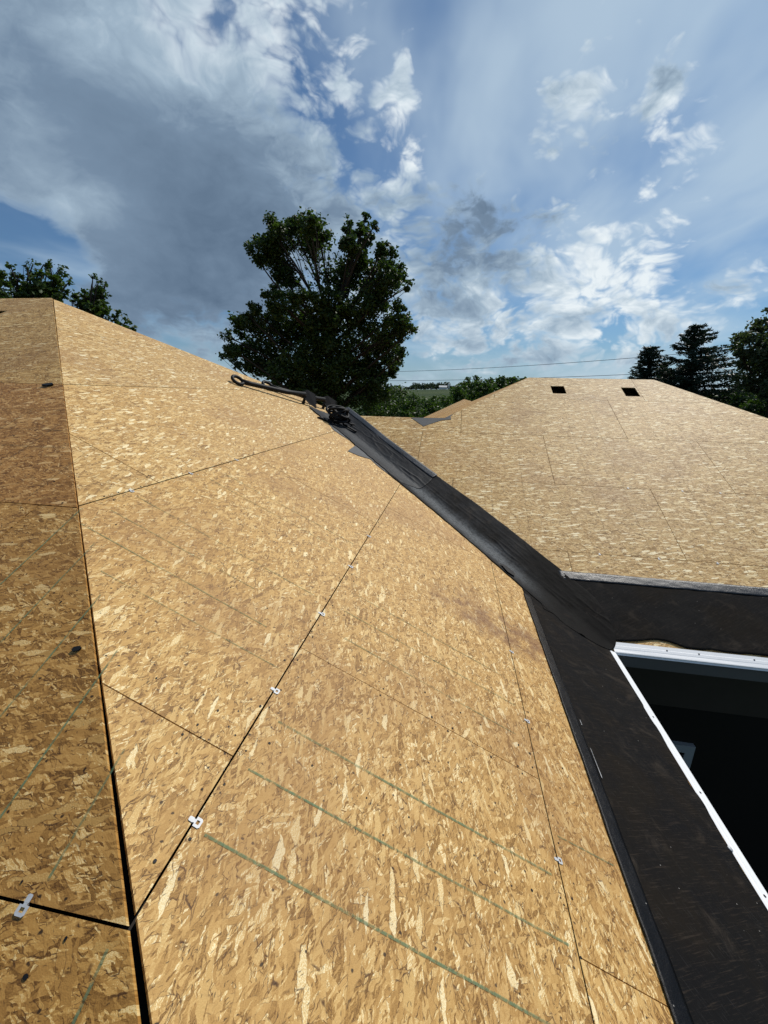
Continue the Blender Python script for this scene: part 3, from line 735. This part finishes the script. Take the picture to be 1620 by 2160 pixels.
# hip rafter below the open seam; the seam's shade is put into its near-black colour
mb = MB(); lp = []
for x, o_ in ((PKX + .1, -.02), (EX - .2, -.02), (EX - .2, .05), (PKX + .1, .05)):
    y = hipline(0)(x) + o_; lp.append(Vector((x, y, z1(x) - .055)))
nn = (lp[1] - lp[0]).cross(lp[2] - lp[1]).normalized()
if nn.z < 0: lp.reverse(); nn = -nn
mb.prism(lp, Vector((0, 0, 1)), .18); mb.build('hip_rafter', MAT['wall'], house)
# dark shingle scrap left on the brown slope
mb = MB(); lp = [hitp(a, b, 'P2', .012) for a, b in ((89, 815), (95, 812), (112, 810), (114, 813), (100, 816))]
if (lp[1] - lp[0]).cross(lp[2] - lp[1]).dot(nrm('P2')) < 0: lp.reverse()
mb.prism(lp, nrm('P2'), .009)
tag(mb.build('shingle_scrap', MAT['black']), 'small black shingle scrap on the brown slope beside the hip', 'scrap')
mb = MB(); lp = [hitp(a, b, 'P2', .006) for a, b in ((152, 1372), (158, 1366), (170, 1364), (174, 1368), (166, 1374), (155, 1376))]
if (lp[1] - lp[0]).cross(lp[2] - lp[1]).dot(nrm('P2')) < 0: lp.reverse()
mb.prism(lp, nrm('P2'), .004)
tag(mb.build('tar_scrap', MAT['black']), 'small dark tar scrap close to the open hip seam', 'scrap')

# ------------------------------------------------------------------ tools on the roof
def shovel(pa, pb, label):
    n = nrm('P1'); a = Vector((pa[0], pa[1], z1(pa[0]))); b = Vector((pb[0], pb[1], z1(pb[0])))
    d = (b - a).normalized(); s_ = n.cross(d); L = (b - a).length
    P = lambda u, w, h: a + d * u + s_ * w + n * h
    root = thing('roofing_shovel', label, 'shovel', a, 'roofing shovels on the hip')
    inv = Matrix.Translation(-a)
    def loc(mb): mb.v = [tuple(Vector(p) - a) for p in mb.v]; return mb
    mb = MB(); pts = []
    for k in range(17):
        t = 2 * math.pi * k / 16; pts.append(P(.085 - .085 * math.cos(t), .06 * math.sin(t), .055 + .030 * math.sin(t)))
    mb.tube(pts, .024, 8, False); loc(mb).build('grip', MAT['black'], root, None, True)
    mb = MB(); mb.tube([P(.16, 0, .055), P(.30, 0, .06), P(L * .6, 0, .10), P(L - .24, 0, .155)], [.036, .034, .034, .036], 10); loc(mb).build('shaft', MAT['tool'], root, None, True)
    mb = MB()
    Q = lambda u, w, h: P(u, w * .55, h + w * .80)           # the blade has rolled up on one corner
    lp = [Q(L - .30, -.03, .15), Q(L - .30, .03, .15), Q(L - .18, .10, .15), Q(L + .03, .12, .10), Q(L + .05, -.12, .10), Q(L - .16, -.10, .135)]
    top = [p for p in lp]; k = len(top); low = [p - n * .006 for p in lp]
    mb.add(top + low, [tuple(range(k))[::-1], tuple(range(k, 2 * k))] + [(i, (i + 1) % k, (i + 1) % k + k, i + k) for i in range(k)])
    for q in range(8):
        w = -.105 + .03 * q; mb.add([Q(L + .035, w - .010, .102), Q(L + .035, w + .010, .102), Q(L + .085, w, .097), Q(L + .035, w, .094)], [(0, 2, 1), (0, 3, 2), (1, 2, 3), (0, 1, 3)])
    loc(mb).build('blade', MAT['tool'], root)
    mb = MB(); mb.tube([P(L - .22, 0, .14), P(L - .20, 0, .004)], [.02, .028], 8); loc(mb).build('fulcrum', MAT['tool'], root)
shovel((-3.04, 5.55), (-2.36, 6.92), 'long black roofing shovel with loop grip lying on boards, nearer the hip peak')
shovel((-2.95, 6.30), (-2.16, 7.42), 'second black roofing shovel lying along the hip edge nearer the valley')
def hit_roof(px, py):                         # pixel -> point on the folded courtyard / far wing surface
    d = pdir(px, py); lo, hi = 3.0, 14.0
    for _ in range(60):
        m_ = (lo + hi) / 2; p = CAM + d * m_
        if p.z > rz(p.x, p.y): lo = m_
        else: hi = m_
    return CAM + d * lo
def rope_pile():
    c = hit_roof(716, 899) + Vector((0, 0, .01)); root = thing('safety_rope', 'black coiled safety rope and straps heaped at the top of the valley', 'rope', c)
    r_ = random.Random(3)
    for k in range(9):
        mb = MB(); pts = []; rad = r_.uniform(.10, .165); ax = Vector((r_.uniform(-.8, .8), r_.uniform(-.8, .8), 1)).normalized(); a = ax.orthogonal().normalized(); b = ax.cross(a)
        cc = Vector((r_.uniform(-.05, .05), r_.uniform(-.05, .05), .08 + .02 * k))
        for q in range(25):
            t = 2 * math.pi * q / 24; pts.append(cc + (a * math.cos(t) + b * math.sin(t) * .8) * (rad * (1 + .1 * math.sin(3 * t + k))))
        mb.tube(pts, .02, 7, False); mb.build('coil', MAT['black'], root, None, True)
    mb = MB(); pts = [Vector((-.05, -.05, .05)), Vector((-.12, -.12, .07)), Vector((-.17, -.2, .09)), Vector((-.22, -.24, .12)), Vector((-.27, -.28, .125))]
    mb.tube(pts, [.015, .018, .014, .022, .016], 8); mb.build('strap', MAT['black'], root, None, True)
    mb = MB(); mb.tube([Vector((.05, .05, .08)), Vector((.16, .12, .02)), Vector((.25, .2, .0)), Vector((.34, .22, .02))], [.016, .014, .012, .010], 8); mb.build('strap', MAT['black'], root, None, True)
rope_pile()
def bar():
    a = hit_roof(724, 900) + Vector((0, 0, .035)); b = hit_roof(751, 915) + Vector((0, 0, .025))
    mb = MB(); d = (b - a).normalized(); up = Vector((0, 0, 1)) - d * d.z; up.normalize(); s_ = d.cross(up)
    v = [a + s_ * w + up * h for w, h in ((-.014, 0), (.014, 0), (.014, .02), (-.014, .02))] + [b + s_ * w + up * h for w, h in ((-.014, 0), (.014, 0), (.014, .02), (-.014, .02))]
    mb.add(v, [(3, 2, 1, 0), (4, 5, 6, 7), (0, 1, 5, 4), (1, 2, 6, 5), (2, 3, 7, 6), (3, 0, 4, 7)])
    mb.tube([a + up * .01 - d * .01, a + up * .035 - d * .05, a + up * .08 - d * .06], [.012, .011, .006], 6)
    tag(mb.build('pry_bar', MAT['tool']), 'straight dark pry bar resting in the valley below the coiled rope', 'pry bar')
bar()

# ------------------------------------------------------------------ ground
def ground_z(x, y):
    r = math.hypot(x, y)
    t = min(max((r - 140) / 460, 0), 1); t = t * t * (3 - 2 * t)
    az = math.atan2(x, y)
    h = 12.5 + 2.2 * math.sin(az * 5 + 1.0) + 1.2 * math.sin(az * 13)
    dn = min(max((r - 640) / 700, 0), 1)
    return t * h - dn * dn * 30
def ground():
    v = [(0, 0, 0)]; f = []; rs = [4, 8, 14, 20, 30, 45, 65, 90, 120, 150, 180, 220, 260, 300, 350, 400, 450, 500, 550, 590, 620, 650, 700, 800, 1000, 1400, 2200, 3500]; NA = 144
    for r in rs:
        for k in range(NA):
            a = 2 * math.pi * k / NA; x, y = r * math.sin(a), r * math.cos(a); v.append((x, y, ground_z(x, y)))
    for k in range(NA): f.append((0, 1 + (k + 1) % NA, 1 + k))
    for i in range(len(rs) - 1):
        for k in range(NA):
            k2 = (k + 1) % NA; a = 1 + i * NA; b = a + NA; f.append((a + k, a + k2, b + k2, b + k))
    m, t, bs = material('grass_field')
    tc = t.new('ShaderNodeTexCoord').outputs['Object']
    n1 = t.noise(tc, .012, 4, .6).outputs[0]; n2 = t.noise(tc, 1.7, 6, .65).outputs[0]
    c = t.mix(t.ss(n1, .42, .58), (.026, .044, .014), (.046, .064, .020)); c = t.mix(t.ss(n2, .35, .7, 0, .6), c, (.03, .05, .016))
    t.put(bs.inputs['Base Color'], c); bs.inputs['Roughness'].default_value = .95; bs.inputs['Specular IOR Level'].default_value = .1
    o = obj('ground', v, f, m, None, None, True); o['kind'] = 'structure'
ground()

# ------------------------------------------------------------------ trees
def leaf_mesh(name, cent, size, mat, parent, wind=0.0, seed=0, asp=.62):
    """cent: (N,3) leaf positions (parent space). Each leaf: a folded rhombus."""
    r = np.random.default_rng(seed); N = len(cent)
    d = r.normal(size=(N, 3)); d[:, 2] = d[:, 2] * .6 - .15; d[:, 0] += wind; d /= np.linalg.norm(d, axis=1)[:, None]
    q = r.normal(size=(N, 3)); s = np.cross(d, q); s /= np.linalg.norm(s, axis=1)[:, None] + 1e-9; n = np.cross(d, s)
    L = (size * r.uniform(.6, 1.3, N))[:, None]; W = L * asp * .5
    P = np.empty((N, 4, 3)); P[:, 0] = cent - d * L * .5; P[:, 1] = cent + s * W + n * L * .10; P[:, 2] = cent + d * L * .5; P[:, 3] = cent - s * W + n * L * .10
    me = bpy.data.meshes.new(name); me.vertices.add(N * 4); me.vertices.foreach_set('co', P.reshape(-1))
    tri = np.array([[0, 1, 2], [0, 2, 3]]); idx = (np.arange(N)[:, None, None] * 4 + tri[None]).reshape(-1)
    me.loops.add(len(idx)); me.loops.foreach_set('vertex_index', idx.astype(np.int32)); me.polygons.add(N * 2)
    me.polygons.foreach_set('loop_start', np.arange(0, N * 6, 3, dtype=np.int32)); me.update(calc_edges=True); me.materials.append(MAT[mat])
    o = bpy.data.objects.new(name, me); col.objects.link(o); o.parent = parent; return o

def limb(mb, a, b, r0, r1, bend, rnd, n=6, sides=6):
    a, b = Vector(a), Vector(b); pts = []; rad = []
    off = Vector((rnd.uniform(-1, 1), rnd.uniform(-1, 1), rnd.uniform(-.3, .6))) * bend * (b - a).length
    for i in range(n + 1):
        t = i / n; pts.append(a.lerp(b, t) + off * math.sin(math.pi * t)); rad.append(lerp(r0, r1, t))
    mb.tube(pts, rad, sides, True); return pts

def lobe_tree(name, label, lobes, dist, mat, nleaf, lsize, group=None, trunk_px=None, seed=0, clump=(.30, .12), depth=.7, wind=0.0, trunk_r=.22, sub=26, twig=True, zs=1.0, fill=.25):
    """lobes: (px, py, radius px) outline lobes seen in the photograph, given real depth around the trunk distance."""
    rnd = random.Random(seed); r = np.random.default_rng(seed + 100)
    tx = trunk_px if trunk_px else sum(l[0] for l in lobes) / len(lobes)
    base = at_dist(tx, 900, dist); base.z = ground_z(base.x, base.y) - .05
    root = thing(name, label, 'tree', base, group)
    cents = []; mb = MB(); tot = sum(l[2] ** 2 for l in lobes)
    C = []
    for (px, py, rp) in lobes:
        dd = dist + rnd.uniform(-1, 1) * depth * (max(l[2] for l in lobes) * 1.6) / FPX * dist
        c = at_dist(px, py, dd) - base; C.append((c, rp / FPX * dd * 1.02))
    top = max(c.z for c, _ in C); lo = min(c.z - rr for c, rr in C)
    hT = max(1.0, top * .72)
    tpts = [Vector((0, 0, 0)), Vector((.04, 0, hT * .25)), Vector((-.03, .05, hT * .5)), Vector((.05, 0, hT * .75)), Vector((0, 0, hT))]
    mb.tube(tpts, [trunk_r, trunk_r * .8, trunk_r * .62, trunk_r * .42, trunk_r * .2], 9)
    for (c, rr), (px, py, rp) in zip(C, lobes):
        h0 = max(.25 * hT, min(.9 * hT, c.z - math.hypot(c.x, c.y) * .75 - rr * .3)); st = Vector((0, 0, h0))
        pts = limb(mb, st, c, trunk_r * .26, .02, .10, rnd)
        m_ = max(6, int(sub * (rp ** 2 / tot) * len(lobes)))
        share = int(nleaf * rp ** 2 / tot)
        for k in range(m_):
            u = r.normal(size=3); u /= np.linalg.norm(u); rad = rr * (r.uniform(.05, 1) ** .42)
            cc = np.array(c) + u * rad * np.array([1, 1, zs])
            if twig and rnd.random() < .45: limb(mb, pts[rnd.randint(3, 6)], Vector(cc), .018, .006, .12, rnd, 3, 4)
            sg = clump[0] * rnd.uniform(.6, 1.25) * rr ** .5
            nl = max(3, int(share / m_ * rnd.uniform(.5, 1.5)))
            cents.append(cc + r.normal(size=(nl, 3)) * sg * np.array([.62, .62, .5]) + (np.array([wind * .12, 0, 0]) * r.uniform(0, 1, (nl, 1))))
    cents = np.concatenate(cents)
    # light inner filling along the trunk
    nf = int(nleaf * fill); z = r.uniform(max(lo, .15 * top), top * .9, nf); w = (max(rr for _, rr in C)) * .8
    cents = np.concatenate([cents, np.stack([r.normal(0, w * .6, nf), r.normal(0, w * .6, nf), z], 1)])
    mb.build('trunk', MAT['bark'], root, None, True)
    leaf_mesh('crown', cents, lsize, mat, root, wind, seed)
    return root

big = [(575, 495, 26), (556, 530, 26), (590, 525, 28), (545, 548, 14), (590, 560, 22), (622, 490, 24), (655, 472, 20), (668, 490, 24), (655, 512, 24), (738, 466, 9), (733, 492, 14), (738, 520, 20), (770, 458, 7), (768, 480, 12), (765, 508, 20), (745, 548, 24), (788, 478, 7), (808, 520, 9), (812, 545, 20), (838, 588, 20), (845, 560, 9), (815, 590, 28), (780, 590, 28), (860, 605, 8),
       (720, 590, 30), (690, 640, 26), (640, 632, 22), (600, 600, 24), (590, 640, 24), (560, 620, 7), (572, 655, 8), (570, 700, 34), (525, 665, 18), (512, 690, 24), (540, 650, 9), (480, 710, 9), (488, 735, 14), (472, 750, 8), (505, 750, 24), (560, 755, 44), (625, 690, 44), (700, 690, 46), (770, 655, 42), (845, 655, 16), (850, 690, 22), (872, 692, 10), (820, 700, 30), (815, 745, 34), (850, 745, 9), (760, 750, 48), (690, 765, 54), (620, 785, 50), (700, 840, 50), (780, 820, 44), (640, 850, 44), (828, 778, 18)]
lobe_tree('broadleaf_tree', 'tall dark leafy tree standing alone behind the low ridge, mid picture', big, 17.0, 'leaf', 82000, .125, seed=5, trunk_px=700, trunk_r=.22, sub=24, clump=(.235, .1), fill=.04)
fan = lambda x0, y0, tips, r0, r1: [(lerp(x0, tx, u), lerp(y0, ty, u), lerp(r0, r1, u)) for tx, ty in tips for u in (.25, .5, .75, 1.0)]
lobe_tree('windblown_tree', 'windblown green tree behind the left ridge, wider of the left pair', fan(80, 650, [(22, 560), (20, 588), (28, 620), (55, 560), (70, 556), (92, 558), (104, 556), (128, 566), (132, 580), (146, 594), (138, 622)], 18, 5), 24, 'leafb', 5200, .17, group='trees behind the left roof', seed=21, wind=.9, trunk_r=.2, clump=(.15, .1), sub=8, fill=.01, trunk_px=85)
lobe_tree('slim_tree', 'slim green tree sloping down along the left hip line', fan(195, 670, [(196, 583), (208, 592), (222, 602), (224, 622), (178, 614), (156, 618), (152, 635), (225, 650)], 20, 5) + fan(240, 720, [(248, 662), (266, 676), (280, 690)], 16, 7), 25, 'leafb', 4800, .17, group='trees behind the left roof', seed=23, wind=.7, trunk_r=.2, clump=(.15, .1), sub=8, fill=.01, trunk_px=200)
lobe_tree('edge_tree', 'dark tree cut off by the left edge of the picture', [(-20, 590, 18), (-8, 610, 16), (-15, 640, 24), (0, 625, 10)], 23, 'leafb', 3500, .16, group='trees behind the left roof', seed=25, wind=.5, clump=(.24, .1), sub=14)
lobe_tree('ragged_tree', 'ragged grey green tree cut off by the right edge of the picture', [(1600, 690, 20), (1580, 705, 18), (1575, 735, 20), (1600, 730, 26), (1560, 745, 10), (1580, 770, 20), (1605, 770, 26), (1570, 800, 12), (1600, 810, 18), (1640, 720, 34), (1640, 780, 40), (1625, 675, 16), (1625, 830, 20)], 24, 'leafg', 9500, .15, seed=27, trunk_px=1612, wind=.2, clump=(.22, .1), sub=16, fill=.03)

def spruce(label, px_top, py_top, px_base, dist, width, seed, droop=.18, lean=.0):
    rnd = random.Random(seed); r = np.random.default_rng(seed)
    top = at_dist(px_top, py_top, dist); base = at_dist(px_base, 900, dist); base.z = ground_z(base.x, base.y) - .05
    root = thing('spruce_tree', label, 'spruce', base, 'spruces behind the far wing'); H = top.z - base.z; tip = top - base
    mb = MB(); ax = lambda t: Vector((tip.x * t, tip.y * t, H * t)); mb.tube([ax(0), ax(.5), ax(1)], [.22, .13, .02], 8)
    P = []
    t = .10
    while t < .985:
        nb = 7 if t < .8 else 5
        for k in range(nb):
            a = rnd.uniform(0, 2 * math.pi); L = width * (1 - t) ** .72 * rnd.uniform(.55, 1.12) + .12
            if math.cos(a) > 0: L *= 1.25                     # wind has combed the branches to one side
            d = Vector((math.cos(a), math.sin(a), 0)); o_ = ax(t); pts = []
            for q in range(5):
                u = q / 4; pts.append(o_ + d * L * u + Vector((lean * u * L, 0, L * (.25 * u - droop * 2 * u * u + .28 * u ** 4))))
            if t < .9: mb.tube(pts, [.035 * (1 - t) + .012, .02, .014, .01, .006], 4)
            nl = int(26 + 62 * L)
            for q in range(nl):
                u = rnd.random() ** .75; i = min(3, int(u * 4)); p = pts[i].lerp(pts[i + 1], u * 4 - i)
                w = .10 + .16 * L * (1 - u) * u * 4 * .6
                P.append((p.x + rnd.gauss(0, w * .55), p.y + rnd.gauss(0, w * .55), p.z - abs(rnd.gauss(0, .09)) + .03))
        t += .024 * rnd.uniform(.7, 1.3)
    mb.build('trunk', MAT['bark'], root, None, True)
    leaf_mesh('crown', np.array(P), .26, 'needle', root, .8, seed, .26)
spruce('smaller dark spruce rising just behind the far ridge', 1372, 728, 1362, 34, 3.5, 31, lean=.05)
spruce('large dark windswept spruce between the small spruce and the ragged tree', 1468, 684, 1466, 32, 4.7, 33, lean=.14)

# hedge of trees beyond the low ridge, one by one
hedge = [(790, 838, 36, 40), (835, 848, 30, 44), (868, 862, 27, 40), (905, 862, 25, 48), (938, 858, 23, 52), (968, 836, 20, 60), (995, 822, 24, 62), (1025, 826, 24, 60), (1052, 815, 16, 66), (1078, 812, 14, 70), (1105, 815, 14, 72)]
hl = ['bushy green tree against the tall dark tree trunk', 'round green bush just right of the tall dark tree', 'yellowish green bush below the far wooded hill', 'green bush below the far barn', 'dark green bush above the grey felt triangle',
      'rounded tree right of the far barn', 'taller rounded tree in the hedge row, left of the far hip', 'dense green tree in the hedge row beside the far hip', 'small tree poking over the far hip line', 'thin pale tree just left of the far peak', 'thin tree tip at the far peak']
for k, (px, py, rp, di) in enumerate(hedge):
    lb = [(px, py, rp), (px - rp * .7, py + rp * .7, rp * .8), (px + rp * .7, py + rp * .6, rp * .8), (px, py + rp * 1.4, rp), (px + rp * .3, py - rp * .6, rp * .5), (px - rp * .4, py - rp * .4, rp * .5)]
    lobe_tree('hedge_tree', hl[k], lb, di, 'leafb', 3600, .30 * di / 50, group='hedge trees beyond the low ridge', seed=50 + k, trunk_r=.14, clump=(.34, .1), sub=16, twig=False, fill=.1)
rh = [(1530, 868, 30, 34, 'low dark tree below the large spruce'), (1575, 872, 34, 30, 'low dark bush below the ragged tree'), (1610, 868, 30, 28, 'dark bush at the right picture edge by the far hip'), (1560, 838, 18, 60, 'rounded far bush between large spruce and ragged tree')]
for k, (px, py, rp, di, lab) in enumerate(rh):
    lb = [(px, py, rp), (px - rp * .7, py + rp * .5, rp * .8), (px + rp * .7, py + rp * .5, rp * .8), (px + rp * .2, py - rp * .5, rp * .5)]
    lobe_tree('hedge_tree', lab, lb, di, 'leaf', 4200, .20 * di / 30, group='low trees right of the far wing', seed=80 + k, trunk_r=.14, clump=(.34, .1), sub=18, twig=False, fill=.15)

# far wooded hilltop (one mass), barn and silo
def far_woods():
    r = np.random.default_rng(4); P = []
    for px in np.arange(560, 2000, 2.2):
        d = 585 + r.uniform(-25, 45); q = at_dist(px, 830, d); g = ground_z(q.x, q.y)
        inside = 866 < px < 950
        if not inside and not (1480 < px < 1900) and r.random() < .35: continue
        H = (9.5 if 872 < px < 947 else 5.5) * r.uniform(.75, 1.1) if inside else r.uniform(3, 6.5)
        n = 70 if inside else 40
        u = r.normal(size=(n, 3)); u /= np.linalg.norm(u, axis=1)[:, None]
        P.append(np.array([q.x, q.y, g + H * .5]) + u * np.array([3.2, 3.2, H * .5]) * r.uniform(.5, 1, (n, 1)))
    o = leaf_mesh('distant_woods', np.concatenate(P), 1.9, 'farleaf', None, 0, 9, .9)
    tag(o, 'dark wooded hilltop on the horizon beyond the fields', 'woods', kind='stuff')
far_woods()
def barn():
    q = at_dist(934, 826, 545); g = ground_z(q.x, q.y); root = thing('barn', 'tiny white roofed barn on the far field below the wooded hill', 'barn', (q.x, q.y, g))
    v, f = box_vf(-4.6, 4.6, -3, 3, -.3, 2.6); obj('wall', v, f, MAT['barnw'], root)
    mb = MB(); mb.add([(-5, -3.4, 2.5), (5, -3.4, 2.5), (5, 0, 4.6), (-5, 0, 4.6), (-5, 3.4, 2.5), (5, 3.4, 2.5)], [(0, 1, 2, 3), (3, 2, 5, 4), (0, 3, 4), (1, 5, 2)]); mb.build('roof', MAT['barnw'], root)
    q = at_dist(946, 826, 548); g = ground_z(q.x, q.y); mb = MB(); mb.tube([(0, 0, -.3), (0, 0, 5.8), (0, 0, 6.8), (0, 0, 7.3)], [1.3, 1.3, .9, .15], 14)
    o = mb.build('silo', MAT['barnw'], None, Matrix.Translation((q.x, q.y, g)), True); tag(o, 'tiny white silo standing beside the far barn', 'silo')
barn()
# overhead lines between two poles hidden behind the trees
def power():
    ends = []
    for px, d, ys, lab in ((770, 62, (785, 803), 'wooden utility pole behind the tall dark tree'), (1632, 50, (728, 775), 'wooden utility pole behind the ragged right tree')):
        b = at_dist(px, 850, d); b.z = ground_z(b.x, b.y); tops = [at_dist(px, yy, d) for yy in ys]; h = tops[0].z - b.z
        root = thing('utility_pole', lab, 'pole', b, 'utility poles')
        mb = MB(); mb.tube([(0, 0, -.2), (0, 0, h + .35)], [.16, .11], 10); mb.build('post', MAT['bark'], root, None, True)
        mb = MB(); v, f = box_vf(-.16, .16, -.06, .06, h - .06, h + .06); mb.add(v, f); v, f = box_vf(-.16, .16, -.06, .06, tops[1].z - b.z - .05, tops[1].z - b.z + .05); mb.add(v, f); mb.build('bracket', MAT['bark'], root)
        ends.append(tops)
    for i, lab in enumerate(('upper thin power cable crossing the sky above the far ridge', 'lower thin power cable just above the hedge trees')):
        a, b = ends[0][i], ends[1][i]; mb = MB(); N = 40
        mb.tube([a.lerp(b, k / N) - Vector((0, 0, (.9 if i == 0 else .6) * 4 * (k / N) * (1 - k / N) * .5)) for k in range(N + 1)], .022, 5)
        tag(mb.build('power_cable', MAT['cable']), lab, 'cable', 'power cables')
power()
